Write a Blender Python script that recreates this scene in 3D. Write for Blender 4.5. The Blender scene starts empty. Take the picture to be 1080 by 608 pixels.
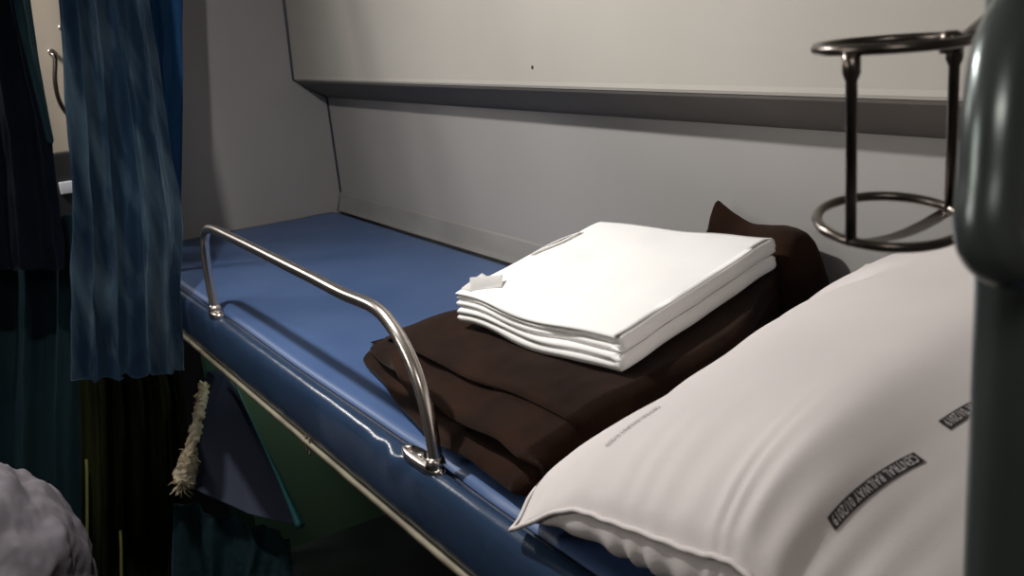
import bpy, bmesh, math, random
from mathutils import Vector, Matrix, noise
from mathutils.bvhtree import BVHTree
random.seed(4)
col = bpy.context.scene.collection
PI = math.pi

# ------------------------------------------------------------------ camera
F = 1053.0; CX, CY = 540.0, 304.0
CAM = Vector((2.7303, -0.4802, 0.5238))
yaw, pitch, roll = math.radians(149.08), math.radians(-15.592), math.radians(-5.1865)
fw = Vector((math.cos(pitch)*math.cos(yaw), math.cos(pitch)*math.sin(yaw), math.sin(pitch)))
rt0 = fw.cross(Vector((0, 0, 1))).normalized(); up0 = rt0.cross(fw)
RT = math.cos(roll)*rt0 + math.sin(roll)*up0
UP = -math.sin(roll)*rt0 + math.cos(roll)*up0
cd = bpy.data.cameras.new('camera'); cam = bpy.data.objects.new('camera', cd); col.objects.link(cam)
cd.sensor_width = 36; cd.lens = F*36/1080; cd.clip_start = .02
m = Matrix((RT, UP, -fw)).transposed().to_4x4(); m.translation = CAM; cam.matrix_world = m
bpy.context.scene.camera = cam
cd.dof.use_dof = True; cd.dof.focus_distance = 1.45; cd.dof.aperture_fstop = 11

def at(px, py, t):
    """point at distance t in front of the camera's starting place, along the line of sight"""
    return CAM + t*(fw + RT*((px-CX)/F) - UP*((py-CY)/F))
def onp(px, py, axis, val):
    d = fw + RT*((px-CX)/F) - UP*((py-CY)/F)
    return CAM + d*((val-CAM[axis])/d[axis])

# ------------------------------------------------------------------ helpers
def tag(o, label, cat, group=None):
    o['label'] = label; o['category'] = cat
    if group: o['group'] = group
    return o
def thing(name, loc, label, cat, group=None):
    o = bpy.data.objects.new(name, None); col.objects.link(o); o.location = loc
    o.empty_display_size = .05
    return tag(o, label, cat, group)
def link(name, me, mat, parent=None, smooth=True):
    o = bpy.data.objects.new(name, me); col.objects.link(o)
    if mat: me.materials.append(mat)
    if smooth:
        for p in me.polygons: p.use_smooth = True
    if parent:
        o.parent = parent
        w = parent.location.copy(); q = parent.parent
        while q: w += q.location; q = q.parent
        o.location = -w
    return o
def obj(name, bm, mat, parent=None, smooth=True):
    bmesh.ops.recalc_face_normals(bm, faces=bm.faces)
    me = bpy.data.meshes.new(name); bm.to_mesh(me); bm.free()
    return link(name, me, mat, parent, smooth)
def struct(name, bm, mat, smooth=False):
    o = obj(name, bm, mat, None, smooth); o['kind'] = 'structure'; return o
def box(bm, a, b):
    vs = [bm.verts.new((x, y, z)) for x in (a[0], b[0]) for y in (a[1], b[1]) for z in (a[2], b[2])]
    for f in ((0,1,3,2),(4,6,7,5),(0,4,5,1),(2,3,7,6),(0,2,6,4),(1,5,7,3)): bm.faces.new([vs[i] for i in f])
    return vs
def rbox(a, b, r=.004, seg=2):
    bm = bmesh.new(); box(bm, a, b)
    bmesh.ops.bevel(bm, geom=bm.edges[:], offset=r, segments=seg, profile=.6, affect='EDGES')
    return bm
def spline(pts, n=8, closed=False):
    P = [Vector(p) for p in pts]; out = []; N = len(P)
    rng = range(N) if closed else range(N-1)
    for i in rng:
        if closed: a, b, c, d = P[(i-1) % N], P[i], P[(i+1) % N], P[(i+2) % N]
        else: a, b, c, d = P[max(i-1, 0)], P[i], P[i+1], P[min(i+2, N-1)]
        for k in range(n):
            t = k/n
            out.append(.5*((2*b)+(c-a)*t+(2*a-5*b+4*c-d)*t*t+(3*b-a-3*c+d)*t**3))
    if not closed: out.append(P[-1])
    return out
def tube(bm, path, r, seg=14, closed=False, caps=True):
    N = len(path); rings = []; nrm = None
    for i, p in enumerate(path):
        if closed: t = (path[(i+1) % N]-path[i-1]).normalized()
        else: t = (path[min(i+1, N-1)]-path[max(i-1, 0)]).normalized()
        if nrm is None:
            nrm = t.orthogonal().normalized()
        nrm = (nrm - t*nrm.dot(t)).normalized(); b = t.cross(nrm)
        rr = r(i/(N-1)) if callable(r) else r
        rings.append([bm.verts.new(p+rr*(math.cos(a)*nrm+math.sin(a)*b)) for a in [2*PI*k/seg for k in range(seg)]])
    M = N if closed else N-1
    for i in range(M):
        A, B = rings[i], rings[(i+1) % N]
        for k in range(seg): bm.faces.new((A[k], A[(k+1) % seg], B[(k+1) % seg], B[k]))
    if caps and not closed:
        bm.faces.new(rings[0][::-1]); bm.faces.new(rings[-1])
def grid(bm, fn, nu, nv):
    V = [[bm.verts.new(fn(i/nu, j/nv)) for j in range(nv+1)] for i in range(nu+1)]
    for i in range(nu):
        for j in range(nv): bm.faces.new((V[i][j], V[i+1][j], V[i+1][j+1], V[i][j+1]))
    return V
def disc(bm, c, n, r, h, seg=16, dome=.4):
    n = n.normalized(); a = n.orthogonal().normalized(); b = n.cross(a)
    rr = [(r, 0), (r, h*.6), (r*.85, h*.9), (r*.5, h), (0.0001, h)]
    R = [[bm.verts.new(c+n*z+q*(math.cos(t)*a+math.sin(t)*b)) for t in [2*PI*k/seg for k in range(seg)]] for q, z in rr]
    for i in range(len(R)-1):
        for k in range(seg): bm.faces.new((R[i][k], R[i][(k+1) % seg], R[i+1][(k+1) % seg], R[i+1][k]))
    bm.faces.new(R[0][::-1]); bm.faces.new(R[-1])
def nz(x, y, z, s=1.0): return noise.noise(Vector((x*s, y*s, z*s)))
def sm(a, b, x):
    t = min(1, max(0, (x-a)/(b-a))); return t*t*(3-2*t)

# ------------------------------------------------------------------ materials
def mat(name, c, rough=.6, metal=0, c2=None, nscale=8, stretch=(1, 1, 1), bump=0, bscale=200, spec=.5, sheen=0, lo=.35, hi=.65, sub=0):
    M = bpy.data.materials.new(name); M.use_nodes = True; nt = M.node_tree; N = nt.nodes; L = nt.links
    B = N['Principled BSDF']; B.inputs['Roughness'].default_value = rough; B.inputs['Metallic'].default_value = metal
    B.inputs['Base Color'].default_value = (*c, 1); B.inputs['Specular IOR Level'].default_value = spec
    if sheen: B.inputs['Sheen Weight'].default_value = sheen; B.inputs['Sheen Roughness'].default_value = .4
    tc = N.new('ShaderNodeTexCoord'); mp = N.new('ShaderNodeMapping'); mp.inputs['Scale'].default_value = stretch
    L.new(tc.outputs['Object'], mp.inputs['Vector'])
    if c2:
        n = N.new('ShaderNodeTexNoise'); n.inputs['Scale'].default_value = nscale; n.inputs['Detail'].default_value = 6
        L.new(mp.outputs[0], n.inputs['Vector'])
        r = N.new('ShaderNodeValToRGB'); r.color_ramp.elements[0].position = lo; r.color_ramp.elements[1].position = hi
        r.color_ramp.elements[0].color = (*c, 1); r.color_ramp.elements[1].color = (*c2, 1)
        L.new(n.outputs['Fac'], r.inputs[0]); L.new(r.outputs[0], B.inputs['Base Color'])
    if bump:
        n = N.new('ShaderNodeTexNoise'); n.inputs['Scale'].default_value = bscale; n.inputs['Detail'].default_value = 4
        L.new(tc.outputs['Object'], n.inputs['Vector'])
        b = N.new('ShaderNodeBump'); b.inputs['Strength'].default_value = bump; b.inputs['Distance'].default_value = .002
        L.new(n.outputs['Fac'], b.inputs['Height']); L.new(b.outputs[0], B.inputs['Normal'])
    return M
M_panel = mat('laminate_warm', (.385, .365, .33), .5, c2=(.41, .39, .355), nscale=3, bump=.05, bscale=60)
M_wall = mat('laminate_grey', (.315, .302, .29), .5, c2=(.335, .322, .31), nscale=3, bump=.05, bscale=60)
M_part = mat('partition_grey', (.245, .235, .23), .5, c2=(.265, .255, .25), nscale=3, bump=.05, bscale=60)
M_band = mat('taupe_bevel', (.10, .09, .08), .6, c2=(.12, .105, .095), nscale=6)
M_skirt = mat('skirting_grey', (.21, .205, .195), .6, c2=(.245, .24, .225), nscale=5, stretch=(1, 4, 4))
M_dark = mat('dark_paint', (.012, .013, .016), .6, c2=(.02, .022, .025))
M_floor = mat('dark_vinyl', (.02, .02, .022), .5, c2=(.03, .03, .03), nscale=20)
M_ceil = mat('ceiling_white', (.5, .49, .46), .6, c2=(.52, .51, .48))
M_green = mat('mint_green_laminate', (.12, .20, .13), .4, c2=(.14, .22, .145), nscale=4)
M_greend = mat('deep_green_paint', (.02, .06, .045), .4, c2=(.03, .07, .05))
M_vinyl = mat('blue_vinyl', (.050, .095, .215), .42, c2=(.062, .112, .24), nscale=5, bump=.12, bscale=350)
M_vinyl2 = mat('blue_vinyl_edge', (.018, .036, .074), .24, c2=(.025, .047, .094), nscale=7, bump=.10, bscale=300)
M_seam = mat('navy_piping', (.006, .012, .03), .5)
M_beige = mat('beige_laminate_lip', (.20, .18, .12), .5, c2=(.10, .085, .055), nscale=14)
M_chrome = mat('worn_chrome', (.80, .74, .69), .27, 1, c2=(.68, .62, .57), nscale=40)
M_steel = mat('dark_steel', (.14, .12, .105), .28, 1, c2=(.18, .155, .14), nscale=40)
M_pole = mat('dark_green_steel', (.10, .12, .115), .27, .6, c2=(.12, .14, .135), nscale=12, bump=.03, bscale=60)
M_blanket = mat('brown_wool', (.010, .0038, .0019), .95, c2=(.022, .009, .0043), nscale=14, bump=.6, bscale=500, spec=.12, sheen=.06)
M_sheet = mat('white_cotton', (.84, .83, .81), .9, c2=(.88, .87, .85), nscale=10, bump=.10, bscale=600, spec=.2)
M_pillow = mat('pillow_cotton', (.62, .575, .565), .9, c2=(.66, .615, .60), nscale=6, bump=.15, bscale=700, spec=.2)
M_ink = mat('black_ink', (.02, .017, .017), .8, c2=(.05, .045, .045), nscale=300, spec=.2)
M_print = mat('unprinted_cloth', (.66, .62, .61), .9, spec=.2)
M_inkf = mat('faded_ink', (.04, .035, .035), .85, c2=(.22, .20, .20), nscale=120, spec=.2)
M_denim = mat('faded_blue_cloth', (.014, .036, .070), .85, c2=(.12, .185, .235), nscale=14, stretch=(1, 1, .28), bump=.3, bscale=200, spec=.15, lo=.45, hi=.80, sheen=.05)
M_royal = mat('royal_blue_cloth', (.022, .085, .21), .85, c2=(.03, .105, .25), bump=.2, spec=.15)
M_navyc = mat('black_navy_cloth', (.005, .008, .015), .95, c2=(.008, .012, .022), bump=.2, spec=.1)
M_teal = mat('dark_teal_cloth', (.012, .035, .05), .85, c2=(.02, .05, .06), nscale=10, stretch=(1, 1, .1), spec=.2)
M_tealb = mat('teal_piping', (.012, .12, .13), .5)
M_olive = mat('dark_olive_cloth', (.012, .014, .006), .9, c2=(.035, .04, .012), nscale=12, stretch=(1, 1, .06), spec=.1)
M_yel = mat('yellow_olive_piping', (.12, .115, .03), .8)
M_navyv = mat('navy_vinyl', (.007, .012, .034), .7, c2=(.010, .016, .042), nscale=6, spec=.4)
M_foam = mat('torn_foam', (.42, .34, .22), .95, c2=(.60, .54, .42), nscale=30, spec=.1)
M_bed = mat('mauve_grey_cotton', (.22, .20, .225), .95, c2=(.26, .24, .265), nscale=6, spec=.1)
M_cream = mat('cream_laminate', (.45, .40, .33), .5, c2=(.50, .44, .36))
M_white = mat('white_plastic', (.7, .72, .8), .5)
M_lamp = bpy.data.materials.new('lamp_glass'); M_lamp.use_nodes = True
_b = M_lamp.node_tree.nodes['Principled BSDF']; _b.inputs['Emission Color'].default_value = (1, .93, .82, 1); _b.inputs['Emission Strength'].default_value = 2

# ------------------------------------------------------------------ setting
XR = 3.9; ZF = -1.35; ZC = 1.12; YL = -2.1; XL = -2.0
bm = bmesh.new()        # side wall above the berth, with the deep bevelled panel over it
prof = [(.60, ZF), (.60, -.10), (.604, .045), (.601, .326), (.7, .326), (.7, ZF)]
def extr(bm, prof, x0, x1):
    A = [bm.verts.new((x0, y, z)) for y, z in prof]; B = [bm.verts.new((x1, y, z)) for y, z in prof]
    n = len(prof)
    for i in range(n): bm.faces.new((A[i], A[(i+1) % n], B[(i+1) % n], B[i]))
    bm.faces.new(A[::-1]); bm.faces.new(B)
extr(bm, prof, XL, XR); struct('wall_right', bm, M_wall)
bm = bmesh.new(); extr(bm, [(.7, .3865), (.511, .3845), (.509, .389), (.510, .396), (.516, .60), (.52, ZC), (.7, ZC)], 0.0, XR)
struct('trim_1', bm, M_panel)
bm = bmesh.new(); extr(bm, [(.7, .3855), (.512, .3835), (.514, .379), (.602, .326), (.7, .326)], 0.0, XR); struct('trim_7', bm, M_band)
bm = bmesh.new(); extr(bm, [(.603, .001), (.586, .001), (.590, .012), (.600, .05), (.603, .055)], 0, XR)
struct('baseboard_right', bm, M_skirt)
bm = bmesh.new(); box(bm, (-.035, .0, -.10), (0, .60, ZC)); struct('wall_far', bm, M_part)
bm = bmesh.new(); box(bm, (-.035, .16, ZF), (-.001, .60, -.10)); struct('trim_2', bm, M_green)
bm = rbox((0.0, .125, ZF), (.03, .190, -.112), .006); struct('trim_3', bm, M_greend)
# dark rubber joint running down the corner of the partition and the side wall
bm = bmesh.new(); tube(bm, [Vector(p) for p in [(.002, .516, ZC), (.002, .514, .60), (.002, .509, .386), (.002, .600, .327), (.002, .604, .05), (.002, .588, .0)]], .0042, 8)
struct('trim_4', bm, M_seam)
bm = bmesh.new(); box(bm, (XL, YL, ZF-.05), (XR, .7, ZF)); struct('floor', bm, M_floor)
bm = bmesh.new(); box(bm, (XL, YL, ZC), (XR, .7, ZC+.05)); struct('ceiling', bm, M_ceil)
bm = bmesh.new(); box(bm, (XL-.05, YL, ZF), (XL, .7, ZC)); struct('wall_end', bm, M_dark)
bm = bmesh.new(); box(bm, (XR, YL, ZF), (XR+.05, .7, ZC)); struct('wall_near', bm, M_part)
bm = bmesh.new(); box(bm, (XL, YL-.05, ZF), (XR, YL, ZC)); struct('wall_left', bm, M_part)
# cream doorway pillar further along the aisle
bm = rbox((-.86, -.26, .20), (-.80, .12, ZC), .006); pillar = struct('trim_5', bm, M_cream)
bm = rbox((-.86, -.40, ZF), (-.80, .12, .20), .004); struct('trim_6', bm, M_dark)

# ------------------------------------------------------------------ upper berth
berth = thing('upper_berth', (0, 0, -.1), 'long blue vinyl upper berth with chrome guard rail along its open edge', 'berth')
X1 = 2.62
# mattress: soft slab with a rounded open edge that wavers a little
def medge(x):   # how the mattress edge wanders by the near foot of the rail
    return .004*math.exp(-((x-1.70)/.06)**2) + .0015*math.sin(x*9)
def mtop(x, y):
    return .0015*nz(x, y, 0, 5) + .0012*nz(x, y, 3, 14) - .004*sm(.06, 0, y)*.5
mp = []
def mprof(x):
    e = .003+medge(x); P = []
    P.append((.585, -.03))
    P.append((.585, -.006))
    for k in range(1, 28):
        y = .585-(.585-.02-e)*k/28; P.append((y, mtop(x, y)))
    for k in range(0, 7):
        a = PI/2*k/6; P.append((e+.016*(1-math.sin(a)), -.016*(1-math.cos(a))-.001))
    P.append((e, -.03))
    return P
bm = bmesh.new(); rows = []
NX = 130
for i in range(NX+1):
    x = .004+(X1-.008)*i/NX
    rows.append([bm.verts.new((x, y, z)) for y, z in mprof(x)])
for i in range(NX):
    for k in range(len(rows[0])-1): bm.faces.new((rows[i][k], rows[i+1][k], rows[i+1][k+1], rows[i][k+1]))
    bm.faces.new((rows[i][-1], rows[i+1][-1], rows[i+1][0], rows[i][0]))
bm.faces.new(rows[0][::-1]); bm.faces.new(rows[-1])
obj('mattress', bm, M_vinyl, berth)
# padded vinyl edge wrapped over the frame
def eprof(x):
    w = .0018*nz(x, 0, 0, 11); g = math.exp(-((x-1.64)/.07)**2)+.7*math.exp(-((x-.83)/.05)**2)
    c = .003*g*math.sin(x*95)
    P = [(.0015+medge(x)*.8, -.034), (.0005+medge(x)*.7, -.012), (-.004, -.003), (-.010, -.0005-.002*g), (-.017+c*.5, -.003-.003*g+c), (-.023+c, -.009+w),
         (-.0265+c, -.020+c), (-.028, -.036), (-.0285+w, -.055), (-.028+w, -.075), (-.026, -.090), (-.021, -.100), (.0, -.102)]
    return P
bm = bmesh.new(); rows = []
NX = 260
for i in range(NX+1):
    x = .004+(X1-.008)*i/NX
    rows.append([bm.verts.new((x, y+.0006*nz(x, y, z, 40), z)) for y, z in eprof(x)])
for i in range(NX):
    for k in range(len(rows[0])-1): bm.faces.new((rows[i][k], rows[i+1][k], rows[i+1][k+1], rows[i][k+1]))
    bm.faces.new((rows[i][-1], rows[i+1][-1], rows[i+1][0], rows[i][0]))
bm.faces.new(rows[0][::-1]); bm.faces.new(rows[-1])
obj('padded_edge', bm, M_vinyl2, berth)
# dark piping in the gap
bm = bmesh.new(); tube(bm, [Vector((.01+(X1-.02)*i/160, .0012+medge(.01+(X1-.02)*i/160)*.85, -.0085)) for i in range(161)], .0036, 8)
obj('piping', bm, M_seam, berth)
obj('base_board', rbox((.005, .004, -.104), (X1, .598, -.036), .003), M_dark, berth, False)
def lip():
    bm = bmesh.new(); rows = []
    for i in range(201):
        x = .02+(X1-.03)*i/200; w = .0012*nz(x, 5, 0, 18)
        rows.append([bm.verts.new(p) for p in [(x, -.029+w, -.1005), (x, -.030+w, -.1065), (x, -.024, -.109), (x, 0, -.109), (x, 0, -.1045), (x, -.02, -.1005)]])
    for i in range(200):
        for k in range(6): bm.faces.new((rows[i][k], rows[i+1][k], rows[i+1][(k+1) % 6], rows[i][(k+1) % 6]))
    bm.faces.new(rows[0][::-1]); bm.faces.new(rows[-1]); return bm
obj('lower_lip', lip(), M_beige, berth)
bm = bmesh.new()
for k in range(5):
    p = onp(322+k*1.5, 458, 1, -.022); tube(bm, spline([p, p+Vector((random.uniform(-.004, .004), -.004, -.008)), p+Vector((random.uniform(-.01, .01), -.006, -.022-.004*k))], 4), .0012, 6)
obj('frayed_thread', bm, M_beige, berth)
# guard rail
YR = -.009
rp = [(.806, .0), (.800, .05), (.802, .10), (.815, .145), (.848, .172), (.90, .180), (.98, .1805), (1.10, .180), (1.25, .1785), (1.40, .177), (1.50, .175)]
near = [onp(x, y, 1, YR) for x, y in [(395, 325), (414, 345), (429, 371), (441, 400), (450, 432), (456, 462), (459, 484)]]
path = spline([Vector((x, YR, z)) for x, z in rp] + near, 8)
bm = bmesh.new(); tube(bm, path, .0088, 18); rail = obj('guard_rail', bm, M_chrome, berth)
foot2 = near[-1]
def plate(cx, a, b):
    bm = bmesh.new(); n = 28; R = []
    for (s, z) in ((1, -.006), (1, .002), (.92, .0045), (.0, .005)):
        R.append([bm.verts.new((cx+a*s*abs(math.cos(t))**.8*(1 if math.cos(t) > 0 else -1), YR-.001+b*s*math.sin(t), z)) for t in [2*PI*k/n for k in range(n)]])
    for i in range(3):
        for k in range(n): bm.faces.new((R[i][k], R[i][(k+1) % n], R[i+1][(k+1) % n], R[i+1][k]))
    bm.faces.new(R[0][::-1]); return bm
for cx, fx, a, bx in ((.812, .806, .030, (.828, .792)), (foot2.x-.034, foot2.x, .052, (foot2.x-.068, foot2.x-.036))):
    p = obj('mounting_plate', plate(cx, a, .0125), M_chrome, rail)
    bm = bmesh.new(); tube(bm, [Vector((fx, YR, .003)), Vector((fx, YR, .012)), Vector((fx, YR, .016))], lambda t: .0135-.004*t, 18); obj('collar', bm, M_chrome, rail)
    for b in bx:
        bm = bmesh.new(); disc(bm, Vector((b, YR-.001, .0045)), Vector((0, 0, 1)), .0055, .004); obj('bolt', bm, M_chrome, rail)

# ------------------------------------------------------------------ pillow
FL = onp(546, 563, 1, -.026); FR = Vector((2.47, -.060, .110)); BL = Vector((1.905, .55, .165)); BR = Vector((2.47, .55, .315))
fedge = spline([FL, onp(600, 541, 1, -.036), onp(647, 553, 1, -.050), onp(724, 582, 1, -.062), onp(785, 606, 1, -.068), Vector((2.36, -.072, .115)), FR], 20)
def pmid(u, v):
    b = FL*(1-u)*(1-v)+FR*u*(1-v)+BL*(1-u)*v+BR*u*v
    uc = min(1, max(0, u)); f = uc**.8*(len(fedge)-1); i = min(int(f), len(fedge)-2)
    b.x -= .044*max(0, 1-u)**5*math.exp(-((v-.11)/.085)**2)
    return b+(fedge[i].lerp(fedge[i+1], f-i)-(FL*(1-uc)+FR*uc))*max(0, 1-v)**2.2
def pillow_pt(u, v, side):
    """u across the berth's length, v from the open edge to the wall"""
    # pulled-in sides, pointed corners
    uu = u+(.5-u)*.0; vv = v
    pu = .010*math.sin(PI*v)**.8*(1-2*u)*(abs(1-2*u)**3)
    pv = .006*math.sin(PI*u)**.8*(1-2*v)*(abs(1-2*v)**3)
    p = pmid(u+pu, v+pv)
    e = min(1, (max(0, 4*u*(1-u))*1.0))*1.0; g = max(0, 4*v*(1-v))
    prof = (1-abs(2*u-1)**2.6)**.62*(1-abs(2*v-1)**3.0)**.62
    prof *= 1-.25*math.exp(-((u/.04)**2+(v/.035)**2))
    h = (.088-.01*v)*prof if side > 0 else .060*prof+.034*(1-math.exp(-v*45))*math.exp(-v*7)*sm(0, .12, u)
    # puckers running in from the seams
    du, dv = min(u, 1-u), min(v, 1-v)
    pk = .0085*math.exp(-dv*19)*math.sin(u*96+6*nz(u, 0, 0, 6)-v*14)*sm(0, .015, dv)*(.6+abs(nz(u, 3, 0, 9))*1.2)
    pk += .0040*math.exp(-du*12)*math.sin(v*44+3*nz(v, 9, 0, 5))*sm(0, .03, du)
    pk += .0035*nz(u*2.2, v*2.2, 4*side) + .0018*nz(u*6, v*6, side)
    pk -= .030*math.exp(-((u-.12)/.11)**2-((v-.66)/.035)**2)
    z = side*(h+pk*min(1, prof*1.6)*(1 if side > 0 else .55))
    # front-left corner sags onto the berth edge, back-left corner pokes up
    q = p+Vector((-.02*side*0, 0, z))
    q.y -= .020*prof*(1-v)*1.0*(1 if side < 0 else .4)*math.exp(-v*6)
    if side < 0: q.y -= .012*(1-math.exp(-v*50))*math.exp(-v*16)*sm(0, .1, u)*(1+.3*math.sin(u*96+6*nz(u, 0, 0, 6)))
    if side < 0 and q.y > -.036: q.z = max(q.z, .0035)
    return q
bm = bmesh.new(); NU, NV = 110, 120
G = {}
for side in (1, -1):
    for i in range(NU+1):
        for j in range(NV+1):
            if side < 0 and (i in (0, NU) or j in (0, NV)): G[side, i, j] = G[1, i, j]; continue
            G[side, i, j] = bm.verts.new(pillow_pt(i/NU, j/NV, side))
    for i in range(NU):
        for j in range(NV):
            bm.faces.new((G[side, i, j], G[side, i+1, j], G[side, i+1, j+1], G[side, i, j+1]))
pillow = thing('pillow', pmid(.5, .5)-Vector((0, 0, .07)), 'plump off-white pillow with black railway stamps at the near end of the berth', 'pillow')
obj('pillow_body', bm, M_pillow, pillow)
# hem that stands out all round: a corded seam plus a flat flange at the near-left corner
def rim(t):                                    # 0..4 around
    k = int(t) % 4; f = t-int(t)
    return [(f, 0), (1, f), (1-f, 1), (0, 1-f)][k]
path = []
for i in range(0, 320):
    u, v = rim(i/80); path.append(pillow_pt(u, v, 1)+Vector((-.002 if u == 0 else 0, -.002 if v == 0 else 0, .0006*math.sin(i*1.3))))
bm = bmesh.new(); tube(bm, path, .0026, 8, closed=True); obj('seam', bm, M_pillow, pillow)
# stamps: printed on the cloth, so they follow the surface of the pillow
LU, LV = (FR-FL).length, (BL-FL).length
def on_pillow(a, b, lift):
    e = 1e-3
    p = pillow_pt(a, b, 1); n = (pillow_pt(a+e, b, 1)-pillow_pt(a-e, b, 1)).cross(pillow_pt(a, b+e, 1)-pillow_pt(a, b-e, 1)).normalized()
    return p+n*lift
def to_uv(px, py):
    best = None
    for i in range(2, 100):
        for j in range(4, 116):
            q = pillow_pt(i/110, j/120, 1); p = q-CAM
            if (on_pillow(i/110, j/120, 1)-q).dot(-p.normalized()) < .06: continue
            d = p.dot(fw)
            sx = CX+F*p.dot(RT)/d; sy = CY-F*p.dot(UP)/d; e = (sx-px)**2+(sy-py)**2
            if best is None or e < best[0]: best = (e, i/110, j/120)
    return Vector((best[1], best[2]))
def text_mesh(s, size):
    c = bpy.data.curves.new('stamp_text', 'FONT'); c.body = s; c.size = size; c.resolution_u = 2; c.space_character = 1.05
    o = bpy.data.objects.new('stamp_text', c); col.objects.link(o); bpy.context.view_layer.update()
    me = bpy.data.meshes.new_from_object(o.evaluated_get(bpy.context.evaluated_depsgraph_get()))
    bpy.data.objects.remove(o); bpy.data.curves.remove(c)
    return me
def stamp(start, end, bow, width, words, inv=True, clip=1.0):
    """band from start (reading start) to end in pillow coordinates"""
    A, B = start, end
    def pt(s, w, lift):
        p = A.lerp(B, s)
        p = Vector((p.x+bow*4*s*(1-s)+w/LU, p.y))
        return on_pillow(p.x, p.y, lift)
    bm = bmesh.new()
    me = text_mesh(words, 1.0)
    xs = [v.co.x for v in me.vertices]; ys = [v.co.y for v in me.vertices]
    x0, x1, y0, y1 = min(xs), max(xs), min(ys), max(ys)
    if inv:
        grid(bm, lambda s, w: pt(s, (w-.5)*width, .0007), 60, 4)
        band = obj('stamp', bm, M_ink, pillow)
    bt = bmesh.new(); bt.from_mesh(me); bmesh.ops.triangulate(bt, faces=bt.faces[:])
    for v in bt.verts:
        s = .03+.94*(v.co.x-x0)/(x1-x0); w = ((v.co.y-y0)/(y1-y0)-.5)*width*.72
        v.co = pt(s, w, .0012)
    if inv:
        o = obj('lettering', bt, M_print, band); o.location = (0, 0, 0)
    else:
        o = obj('stamp', bt, M_inkf, pillow)
st_a, st_b = to_uv(971, 480), to_uv(874, 557)
st_c, st_d = to_uv(995, 449), to_uv(1020, 426)
ed_a, ed_b = to_uv(697, 428), to_uv(640, 473)
stamp(st_a, st_b, -.006, .0125, 'CENTRAL RAILWAY 01/2019')
dirv = (st_a-st_b).normalized(); Lb = (st_a-st_b).length
stamp(st_c+dirv*Lb, st_c, -.004, .0125, 'CENTRAL RAILWAY 01/2019')
stamp(ed_a, ed_b, .004, .010, 'CENTRAL RAILWAY 01/2019', inv=False)

# ------------------------------------------------------------------ two folded white sheets
n0 = onp(655, 358, 2, .150); l0 = onp(478, 309, 2, .150); r1 = onp(818, 251, 2, .200); l1 = onp(630, 233, 2, .196)
def stack_pt(u, v, d):
    """u left to right, v front to back, d depth below the top face"""
    p = l0*(1-u)*(1-v)+n0*u*(1-v)+l1*(1-u)*v+r1*u*v
    w = .0035*math.sin(u*6.5+1.2)*(1-v*.7) + .004*nz(u, v, 0, 3) - .004*(u-.5)**2
    return Vector((p.x+.002*nz(u, v, 5, 6), p.y+.004*nz(u*1.3, d*60, 8, 3), p.z+w-d))
def comb(d0, th, cuts, spine=.035):
    """outline (u, depth) of a folded cloth: layers joined at the right-hand fold"""
    out = []
    n = len(cuts)+1; ed = [0]+cuts+[th]; g = .0013
    R = 8
    for k in range(R+1):                       # rounded right fold from top to bottom
        a = -PI/2+PI*k/R; rx = .016
        out.append((1-rx+rx*math.cos(a), d0+th/2+th/2*math.sin(a)))
    layers = []
    def edge(ua, ub, d, m=26): return [(ua+(ub-ua)*k/m, d) for k in range(m+1)]
    for j in range(n-1, -1, -1):
        lo = d0+ed[j+1]-(g if j < n-1 else 0); hi = d0+ed[j]+(g if j > 0 else 0)
        uR = (1-spine*(1+.3*(j % 2))) if j < n-1 else .985
        uL = .004+.012*((j*7+3) % 4)/3
        i0 = len(out); out += edge(uR, uL+.01, lo)
        out += [(uL, lo-(lo-hi)*.3), (uL-.002, (lo+hi)/2), (uL, hi+(lo-hi)*.3)]
        uR2 = (1-spine*(1+.3*((j-1) % 2))) if j > 0 else .985
        out += edge(uL+.01, uR2, hi); layers.append((i0, len(out)))
    return out, layers
def make_sheet(d0, th, cuts, dv):
    bm = bmesh.new(); O, layers = comb(d0, th, cuts); NV = 40; rows = []
    for j in range(NV+1):
        v = j/NV; row = []
        for (u, d) in O:
            inset = .006 if j in (0, NV) else 0     # softly rounded front and back
            dm = d0+th/2
            dd = d+(dm-d)*(.0 if 0 < j < NV else .06)
            front = dv(u, d) if v < .5 else 0
            p = stack_pt(u, v*(1-.0)+front*(1-v)**3, dd+.0002*nz(u*5, v*3, d*120))
            row.append(bm.verts.new(p))
        rows.append(row)
    m = len(O)
    for j in range(NV):
        for k in range(m): bm.faces.new((rows[j][k], rows[j][(k+1) % m], rows[j+1][(k+1) % m], rows[j+1][k]))
    from mathutils.geometry import tessellate_polygon
    for row, rev in ((rows[0], False), (rows[-1], True)):
        def face(ix):
            vs = [row[q] for q in ix]
            try: bm.faces.new(vs)
            except ValueError: pass
        for a, b in layers:                                    # strips across each layer, then the solid fold
            n_ = 27
            for k in range(n_-1): face((a+k, a+k+1, b-2-k, b-1-k))
            face((a+n_-1, a+n_, a+n_+1, a+n_+2, a+n_+3))
        core = list(range(9))
        for a, b in layers: core += [a, b-1]
        for t in tessellate_polygon([[Vector((O[q][0], O[q][1]*8, 0)) for q in core]]): face([core[q] for q in t])
    return bm
TH = .0222
s1 = thing('folded_sheet', stack_pt(.5, .5, TH), 'upper folded white cotton sheet, its front corner peeled up, on top of the other sheet', 'bed sheet', 'folded white sheets')
obj('folded_cloth', make_sheet(0, TH, [.0062, .0135], lambda u, d: (.009*(d > .006) - .006*math.sin(u*5))), M_sheet, s1)
s2 = thing('folded_sheet', stack_pt(.5, .5, 2*TH), 'lower folded white cotton sheet lying directly on the brown blanket', 'bed sheet', 'folded white sheets')
obj('folded_cloth', make_sheet(TH+.0016, TH-.0016, [.009], lambda u, d: .004*math.sin(u*7)), M_sheet, s2)
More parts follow.
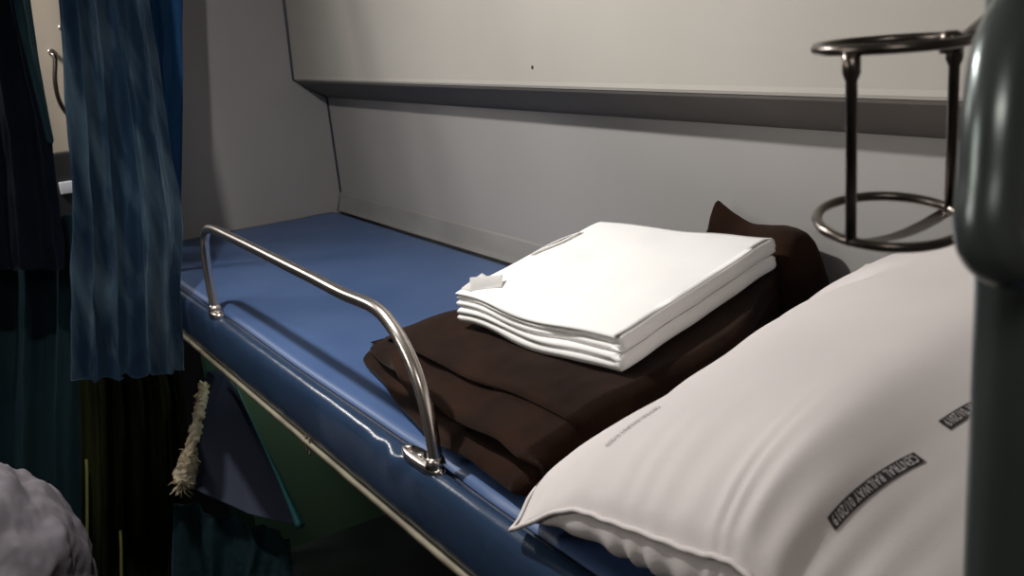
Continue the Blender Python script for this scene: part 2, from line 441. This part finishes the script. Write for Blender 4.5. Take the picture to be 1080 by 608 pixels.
# peeled corner at the left front and the tuck behind it
def flap(pts_uvd, th=.0018):
    bm = bmesh.new()
    A = [stack_pt(u, v, d) for u, v, d in pts_uvd]
    def fn(a, b):
        return A[0].lerp(A[1], a).lerp(A[3].lerp(A[2], a), b)+Vector((0, 0, .003*math.sin(PI*a)*math.sin(PI*b)))
    V = grid(bm, fn, 8, 8)
    o = bm
    bmesh.ops.solidify(bm, geom=bm.faces[:], thickness=th)
    return bm
obj('peeled_corner', flap([(.02, .03, -.001), (.10, .02, -.001), (.125, .16, -.001), (.035, .16, -.010)]), M_sheet, s1)
obj('peeled_corner', flap([(.065, .05, -.016), (.085, .03, -.001), (.20, .13, -.001), (.15, .19, -.009)]), M_sheet, s1)
obj('tucked_edge', flap([(.03, .47, -.001), (.055, .47, -.0045), (.06, .82, -.004), (.035, .82, -.001)]), M_sheet, s1)

# ------------------------------------------------------------------ brown blanket
# loft of sections across the berth; every section runs from the foot of the open side up over the folds to the wall
def blanket_height(x, y):
    top = .1045-.007+.050*(min(y, .5)-.15)/.33                # lies flat under the sheets
    r = sm(1.225, 1.47, x-.12*sm(.05, .5, y))
    h = .020+(top-.020)*r
    h += .030*sm(.48, .58, y)*sm(1.55, 1.7, x)
    return h
def bsec(s, n=70):
    x = 1.235+.655*s; P = []
    y0 = .092-.060*sm(0, .75, s)+.05*math.exp(-s*16)          # front foot line
    yb = .13+.445*sm(0, .18, s)
    H = blanket_height(x, y0+.06)
    for k in range(n+1):
        t = k/n
        if t < .42:                                           # folded open side with soft rolls
            q = t/.42; z = H*(q)**.92
            lob = abs(math.sin(PI*(q*2.35+.25*math.sin(s*5)+.12)))**.95
            out = (.034+.022*s)*lob*math.sin(PI*min(1, q*1.02))**.35-.010*(1-sm(.4, .7, q))*sm(.1, .3, q)*s**.5
            y = y0+.052*q**1.6+.012 - out*sm(0, .12, s)
            z += .003*math.sin(s*23+q*9)*math.sin(PI*q)
            y += (.009*nz(x*7, q*3, 2)+.006*nz(x*9+q*9, q*9, 6))*math.sin(PI*q)
        else:
            q = (t-.42)/.58; ys = y0+.064
            y = ys+(yb-ys)*q
            z = blanket_height(x, y)-.003*abs(nz(x, y, 1, 9))-.002*abs(nz(x, y, 7, 25))
            z += .004*math.sin(PI*min(1, q*6))*(1-min(1, q*3))*(q < .33)
            z -= .016*(1-sm(.0, .09, s))
            if q > .97: z -= .01
        xx = x+.006*nz(x*5, z*20, y*5)-.10*sm(.30, .56, y)*sm(.5, 1, s)
        for T_, r_, g_ in ((T_sheet, .02, .003), (T_pillow, .006, .004)):      # sags under what lies on it
            hs = [T_.ray_cast(Vector((xx+dx, y+dy, -.3)), Vector((0, 0, 1)))[0] for dx in (-r_, 0, r_) for dy in (-r_, 0, r_)]
            hs = [h.z-g_ for h in hs if h is not None]
            if hs: z = min([z]+hs)
        P.append(Vector((xx, y, max(z, .0048))))
    return P
def tree_of(*names):
    vs, ps = [], []
    for o in bpy.data.objects:
        if o.type == 'MESH' and o.parent in names:
            b = len(vs); mw = Matrix.Translation(o.location+o.parent.location)
            vs += [mw @ v.co for v in o.data.vertices]; ps += [tuple(b+i for i in p.vertices) for p in o.data.polygons]
    return BVHTree.FromPolygons(vs, ps)
T_sheet = tree_of(s2); T_pillow = tree_of(pillow)
bm = bmesh.new(); rows = []; NS = 90
for i in range(NS+1):
    s = i/NS; P = bsec(s)
    if i == 0 or i == NS:                                      # close the ends softly
        c = sum(P, Vector())/len(P); P = [Vector((p.x+(.004 if i else -.004), c.y+(p.y-c.y)*.9, .0048+(p.z-.0048)*.75)) for p in P]
    base = Vector((P[0].x, P[0].y+.02, .0042)); end = Vector((P[-1].x, P[-1].y-.002, .0042))
    rows.append([bm.verts.new(base)]+[bm.verts.new(p) for p in P]+[bm.verts.new(end)])
for i in range(NS):
    for k in range(len(rows[0])-1): bm.faces.new((rows[i][k], rows[i+1][k], rows[i+1][k+1], rows[i][k+1]))
    bm.faces.new((rows[i][-1], rows[i+1][-1], rows[i+1][0], rows[i][0]))
bm.faces.new(rows[0][::-1]); bm.faces.new(rows[-1])
blanket = thing('blanket', (1.6, .3, 0), 'thick dark brown wool blanket folded on the berth under the white sheets', 'blanket')
obj('folded_body', bm, M_blanket, blanket)
# bunched part that stands up along the wall, with a pointed ear of cloth
bm = bmesh.new()
top = [(1.50, .130), (1.580, .155), (1.604, .180), (1.617, .212), (1.632, .210), (1.66, .198), (1.70, .190), (1.745, .194), (1.790, .200), (1.828, .194), (1.845, .15)]
ts = spline([Vector((x, 0, z)) for x, z in top], 6)
rows = []
for i, p in enumerate(ts):
    s = i/(len(ts)-1); w = .020+.030*sm(.5, .9, s); p = p-Vector((.030*s, 0, 0)); yc = .590-w
    ring = []
    for k in range(15):
        a = PI*k/14
        zz = .04+(p.z-.04)*math.sin(a)**.45 if 0 < k < 14 else .03
        ring.append(bm.verts.new((p.x+.004*nz(a*2, s*5, 0), yc+w*math.cos(a)*.98+.004*nz(s*6, a, 4), zz)))
    rows.append(ring)
for i in range(len(rows)-1):
    for k in range(14): bm.faces.new((rows[i][k], rows[i][k+1], rows[i+1][k+1], rows[i+1][k]))
    bm.faces.new((rows[i][-1], rows[i][0], rows[i+1][0], rows[i+1][-1]))
bm.faces.new(rows[0]); bm.faces.new(rows[-1][::-1])
obj('bunched_end', bm, M_blanket, blanket)

# ------------------------------------------------------------------ near steel post with hand loop, and the bottle holder on it
post = thing('grab_post', at(1066, 600, .44), 'dark steel post with a bent hand loop in front of the pillow', 'pole')
pc = at(1068, 400, .43)
bm = bmesh.new(); tube(bm, [Vector((pc.x, pc.y, ZF+.001)), Vector((pc.x, pc.y, -.3)), Vector((pc.x, pc.y, .3)), Vector((pc.x, pc.y, ZC-.001))], .0165, 28)
obj('post', bm, M_pole, post)
lp = spline([at(1150, -70, .42), at(1112, -30, .40), at(1078, 15, .385), at(1060, 60, .375), at(1052, 120, .37), at(1047, 190, .37), at(1043, 240, .37), at(1052, 264, .372), at(1076, 272, .38), at(1130, 270, .42)], 8)
bm = bmesh.new(); tube(bm, lp, .0125, 24); obj('hand_loop', bm, M_pole, post)

T = .55; k = T/F
rc_t = at(941, 46, T); rc_b = at(941, 238, T)
R0 = .0400
bot_z = rc_b.z
hold = thing('bottle_holder', Vector((rc_t.x, rc_t.y, bot_z-.02)), 'thin dark wire bottle holder with two rings hanging left of the steel post', 'bottle holder')
axis = Vector((0, 0, 1)); A_ = Vector((RT.x, RT.y, 0)).normalized(); B_ = Vector((fw.x, fw.y, 0)).normalized()
cb = Vector((rc_t.x, rc_t.y, bot_z-.0035))
ct = Vector((rc_t.x, rc_t.y, rc_t.z))
for c in (ct, cb):
    bm = bmesh.new(); tube(bm, [c+R0*(math.cos(a)*A_+math.sin(a)*B_)+Vector((0, 0, (.0065*math.sin(a) if c is cb else 0))) for a in [2*PI*i/72 for i in range(72)]], .0030, 12, closed=True)
    obj('ring', bm, M_steel, hold)
def vbar(ang, ext):
    d = math.cos(ang)*A_+math.sin(ang)*B_
    bm = bmesh.new(); tube(bm, [ct+d*R0+Vector((0, 0, .0)), ct+d*R0-Vector((0, 0, .012)), ct+d*R0-Vector((0, 0, .016)), cb+d*R0-Vector((0, 0, ext))], lambda t: .0048 if t < .4 else .0031, 12)
    obj('upright', bm, M_steel, hold); return cb+d*R0-Vector((0, 0, ext-.003))
pA = vbar(math.radians(-141), .006); pB = vbar(math.radians(14), .002)
bm = bmesh.new()
dirn = (pB-pA).normalized(); sd = dirn.cross(axis).normalized()*.0062
def strap(s, w): return pA-dirn*.004+(pB-pA)*s*1.05+sd*(2*w-1)-Vector((0, 0, .006*math.sin(PI*s)))
grid(bm, strap, 16, 2); bmesh.ops.solidify(bm, geom=bm.faces[:], thickness=.0018); obj('bottom_strap', bm, M_steel, hold)
# mounting arm from the upper ring to the post
a0 = ct+A_*R0; lpp = min(lp, key=lambda p: (p-a0).length); lpp = lpp+(a0-lpp).normalized()*.0128
bm = bmesh.new(); tube(bm, [a0, a0.lerp(lpp, .4), lpp], .0034, 12); obj('mounting_arm', bm, M_steel, hold)
a1 = cb+A_*R0; lpq = min(lp, key=lambda p: (p-a1).length); lpq = lpq+(a1-lpq).normalized()*.0128
bm = bmesh.new(); tube(bm, [a1, a1.lerp(lpq, .4), lpq], .0034, 12); obj('mounting_arm', bm, M_steel, hold)
bm = bmesh.new(); disc(bm, at(1003, 44, T-.012)-Vector((0, 0, .006)), Vector((0, 0, 1)), .006, .012); obj('clamp', bm, M_steel, hold)

# screw in the wall panel
pw = onp(562, 71, 1, .5115); bm = bmesh.new(); disc(bm, pw, Vector((0, -1, 0)), .0035, .0022, 12)
tag(obj('screw', bm, M_dark), 'tiny dark screw head in the pale upper wall panel', 'screw')

# ------------------------------------------------------------------ curtains and the dark aisle on the left
def cloth(name, edgeL, edgeR, mat_, folds, amp, label, cat, group=None, seed=0, thick=.002, nu=120, nv=60, parent=None, crease=.5, hem=.006):
    """edgeL / edgeR: lists of points down the two sides"""
    L_ = spline(edgeL, 10); R_ = spline(edgeR, 10)
    bm = bmesh.new()
    def pick(S, v):
        f = v*(len(S)-1); i = min(int(f), len(S)-2); return S[i].lerp(S[i+1], f-i)
    def fn(u, v):
        a, b = pick(L_, v), pick(R_, v); p = a.lerp(b, u)
        d = (b-a).normalized(); n = d.cross(Vector((0, 0, 1))).normalized()
        ph = u*folds*2*PI+1.6*nz(u*3, v*1.2, seed)+seed
        w = amp*(math.sin(ph)+.35*math.sin(ph*2.3+v*2))+crease*amp*nz(u*9, v*6, seed+4)+.3*amp*nz(u*22, v*16, seed)
        return p+n*w+Vector((0, 0, hem*math.sin(ph)*v))+d*amp*.25*math.cos(ph)
    grid(bm, fn, nu, nv); bmesh.ops.solidify(bm, geom=bm.faces[:], thickness=thick)
    o = obj(name, bm, mat_, parent)
    if label: tag(o, label, cat, group)
    return o
cloth('curtain', [at(60, -190, 2.08), at(66, 0, 2.08), at(76, 160, 2.08), at(80, 300, 2.08), at(82, 402, 2.06)],
      [at(140, -190, 2.1), at(158, 0, 2.1), at(178, 130, 2.09), at(192, 240, 2.08), at(193, 330, 2.07), at(196, 392, 2.05)],
      M_denim, 4.2, .020, 'crumpled faded blue curtain hanging at the far end of the berth', 'curtain', seed=2, nu=200, nv=140, crease=.8, hem=.012)
cloth('curtain', [at(120, -190, 2.36), at(126, 0, 2.36), at(140, 150, 2.36), at(150, 262, 2.36)], [at(190, -190, 2.36), at(191, 0, 2.36), at(191, 130, 2.36), at(188, 262, 2.36)],
      M_royal, 2.0, .008, 'plain royal blue curtain between the faded curtain and the grey partition', 'curtain', seed=5, nu=60, nv=40)
cloth('curtain', [at(-80, -190, 2.5), at(-80, 0, 2.5), at(-80, 150, 2.5), at(-80, 285, 2.5)], [at(-8, -190, 2.42), at(22, 0, 2.42), at(56, 150, 2.42), at(72, 285, 2.42)],
      M_navyc, 4, .018, 'near-black curtain hanging at the upper left beside the cream pillar', 'curtain', seed=9)
cloth('curtain_band', [at(-12, -190, 2.40), at(14, 0, 2.40), at(30, 70, 2.40), at(50, 150, 2.40)], [at(3, -190, 2.40), at(32, 0, 2.40), at(42, 70, 2.40), at(57, 150, 2.40)],
      M_teal, .6, .003, 'narrow dark teal cloth band along the edge of the black curtain', 'curtain', seed=3, nu=16)
cloth('curtain', [at(-90, 225, 2.75), at(-90, 420, 2.75), at(-90, 640, 2.75), at(-90, 760, 2.75)], [at(96, 225, 2.70), at(90, 420, 2.70), at(92, 640, 2.70), at(92, 760, 2.70)],
      M_teal, 5, .022, 'dark teal curtain hanging behind the grey bedding at lower left', 'curtain', seed=12)
oc = cloth('curtain', [at(78, 330, 2.5), at(86, 420, 2.5), at(88, 640, 2.5), at(88, 760, 2.5)], [at(160, 330, 2.56), at(196, 420, 2.56), at(204, 640, 2.56), at(204, 760, 2.56)],
      M_olive, 5, .014, 'dark olive curtain below the faded blue curtain, with yellow edge cords', 'curtain', seed=15)
for px, y0, y1 in ((92, 485, 560), (128, 560, 640)):
    bm = bmesh.new(); tube(bm, spline([at(px-1, y0, 2.46), at(px, (y0+y1)/2, 2.45), at(px, y1+150, 2.45)], 8), .0035, 8); o = obj('edge_cord', bm, M_yel, None); o.parent = oc
# handle on the cream pillar
hp = [onp(54, 55, 0, -.797), onp(54, 56, 0, -.77), onp(58, 62, 0, -.757), onp(58, 85, 0, -.755), onp(62, 105, 0, -.757), onp(70, 119, 0, -.77), onp(76, 122, 0, -.797)]
bm = bmesh.new(); tube(bm, spline(hp, 6), .007, 12); hd = obj('grab_handle', bm, M_steel, pillar)
for px, py in ((54, 55), (76, 122), (65, 29)):
    bm = bmesh.new(); disc(bm, onp(px, py, 0, -.80), Vector((1, 0, 0)), .011, .006); obj('fixing', bm, M_chrome, hd)
bm = rbox(onp(64, 205, 0, -.80), onp(78, 190, 0, -.80)+Vector((.015, 0, 0)), .002)
tag(obj('switch_plate', bm, M_white), 'small white switch plate below the cream pillar, beside the curtain', 'switch')

# lower side seat: folded backrest with torn foam, seat cushion
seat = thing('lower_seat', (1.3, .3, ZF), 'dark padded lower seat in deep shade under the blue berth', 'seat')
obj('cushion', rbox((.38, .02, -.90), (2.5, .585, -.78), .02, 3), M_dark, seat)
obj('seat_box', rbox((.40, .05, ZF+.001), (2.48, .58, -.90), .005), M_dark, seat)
back = thing('seat_backrest', at(250, 560, 2.3), 'navy vinyl backrest panel tilted below the berth, torn foam along one edge', 'seat backrest')
poly = [at(226, 396, 2.52), at(238, 396, 2.52), at(251, 412, 2.50), at(283, 478, 2.42), at(318, 557, 2.33), at(262, 542, 2.33), at(206, 518, 2.34), at(207, 470, 2.40)]
bm = bmesh.new()
ofs = Vector((-.055, -.004, .0))
A = [bm.verts.new(p) for p in poly]; B = [bm.verts.new(p+ofs) for p in poly]
bm.faces.new(A); bm.faces.new(B[::-1])
for i in range(len(poly)): bm.faces.new((A[i], A[(i+1) % 8], B[(i+1) % 8], B[i]))
bmesh.ops.bevel(bm, geom=bm.edges[:], offset=.006, segments=3, profile=.6, affect='EDGES')
obj('vinyl_cover', bm, M_navyv, back, False)
e = spline([at(247, 402, 2.50), at(256, 424, 2.48), at(284, 482, 2.41), at(304, 526, 2.36), at(317, 556, 2.325)], 6)
bm = bmesh.new(); tube(bm, e, lambda t: .002+.009*t*t, 12); obj('piping', bm, M_tealb, back)
# torn foam
bm = bmesh.new(); fp = spline([at(215, 405, 2.50), at(211, 430, 2.46), at(204, 465, 2.41), at(198, 490, 2.36), at(194, 512, 2.33)], 26)
tube(bm, fp, lambda t: .012+.012*sm(.5, .8, t), 26)
for v in bm.verts: v.co += Vector((nz(*v.co, 50), nz(*(v.co*1.3), 50), nz(*(v.co*.8), 50)))*.007+Vector((nz(*v.co, 170), nz(*(v.co*1.3), 170), nz(*(v.co*.8), 170)))*.006
for i in range(170):
    t = random.random()**.6; p = fp[int(t*(len(fp)-1))]
    d = Vector((random.uniform(-.2, 1), random.uniform(-1.2, .3), random.uniform(-.8, .6))).normalized()
    L_ = random.uniform(.006, .017)*(.5+t)
    tube(bm, spline([p, p+d*L_, p+d*L_*1.5+Vector((random.uniform(-.012, .012), random.uniform(-.012, .012), -.012*random.random()))], 4), .0011, 5)
obj('torn_foam', bm, M_foam, back)
cloth('hanging_cloth', [at(186, 530, 2.42), at(184, 580, 2.42), at(184, 612, 2.42)], [at(308, 566, 2.42), at(310, 590, 2.42), at(312, 612, 2.42)],
      M_teal, 3, .016, 'dark teal cloth hanging below the navy backrest panel', 'cloth', seed=21, crease=.1, nu=60, nv=20)
# grey bedding heap at the lower left, on the seat across the aisle
heap_c = at(-8, 622, 2.0)
bm = bmesh.new(); bmesh.ops.create_icosphere(bm, subdivisions=6, radius=1)
for v in bm.verts:
    n = v.co.normalized(); r = 1+.18*nz(n.x, n.y, n.z, 1.6)+.10*nz(n.x+4, n.y, n.z, 4)+.04*abs(nz(n.x, n.y+7, n.z, 9))
    r += .10*math.exp(-((n.x-.1)**2+(n.y-.3)**2)*6)*(n.z > 0)
    v.co = heap_c+Vector((n.x*r*.17, n.y*r*.17, max(-.15, n.z*r*.27)))
tag(obj('bedding_heap', bm, M_bed), 'crumpled mauve-grey bedding heap at the lower left across the aisle', 'bedding')
os_ = thing('bench_seat', (heap_c.x, heap_c.y-.2, ZF), 'dark bench across the aisle that carries the grey bedding', 'seat')
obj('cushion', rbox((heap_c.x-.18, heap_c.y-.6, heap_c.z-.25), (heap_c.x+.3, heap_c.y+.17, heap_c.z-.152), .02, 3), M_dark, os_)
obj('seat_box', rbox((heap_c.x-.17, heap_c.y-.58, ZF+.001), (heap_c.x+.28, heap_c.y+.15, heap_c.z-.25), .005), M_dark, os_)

# ------------------------------------------------------------------ light
def area(name, loc, aim, size, power, color, sy=None):
    l = bpy.data.lights.new(name, 'AREA'); l.energy = power; l.color = color; l.size = size
    if sy: l.shape = 'RECTANGLE'; l.size_y = sy
    o = bpy.data.objects.new(name, l); col.objects.link(o); o.location = loc
    o.rotation_euler = (Vector(aim)-Vector(loc)).to_track_quat('-Z', 'Y').to_euler(); return o
area('aisle_lamp', (1.27, -.30, ZC-.03), (1.45, .1, 0), .05, 15.5, (1, .97, .94))
area('bay_lamp', (1.5, -1.6, .95), (1.8, .4, .3), .5, 5.5, (1, .95, .89))
area('coach_lamp', (3.0, -.6, ZC-.03), (2.3, .3, 0), .4, 3.6, (1, .93, .87))
area('end_lamp', (-.45, -.6, ZC-.05), (-.3, -.3, 0), .25, 14, (1, .95, .9))
area('under_berth_fill', (.40, .30, -.13), (0, .28, -.3), .06, .55, (.85, 1, .9))  # unseen fill light, added to brighten the green panel below the berth
w = bpy.data.worlds.new('world'); bpy.context.scene.world = w; w.use_nodes = True
w.node_tree.nodes['Background'].inputs[0].default_value = (.6, .7, .9, 1); w.node_tree.nodes['Background'].inputs[1].default_value = .02
vs = bpy.context.scene.view_settings
vs.view_transform = 'Standard'; vs.look = 'None'; vs.gamma = 1; vs.use_curve_mapping = False; vs.exposure = 0
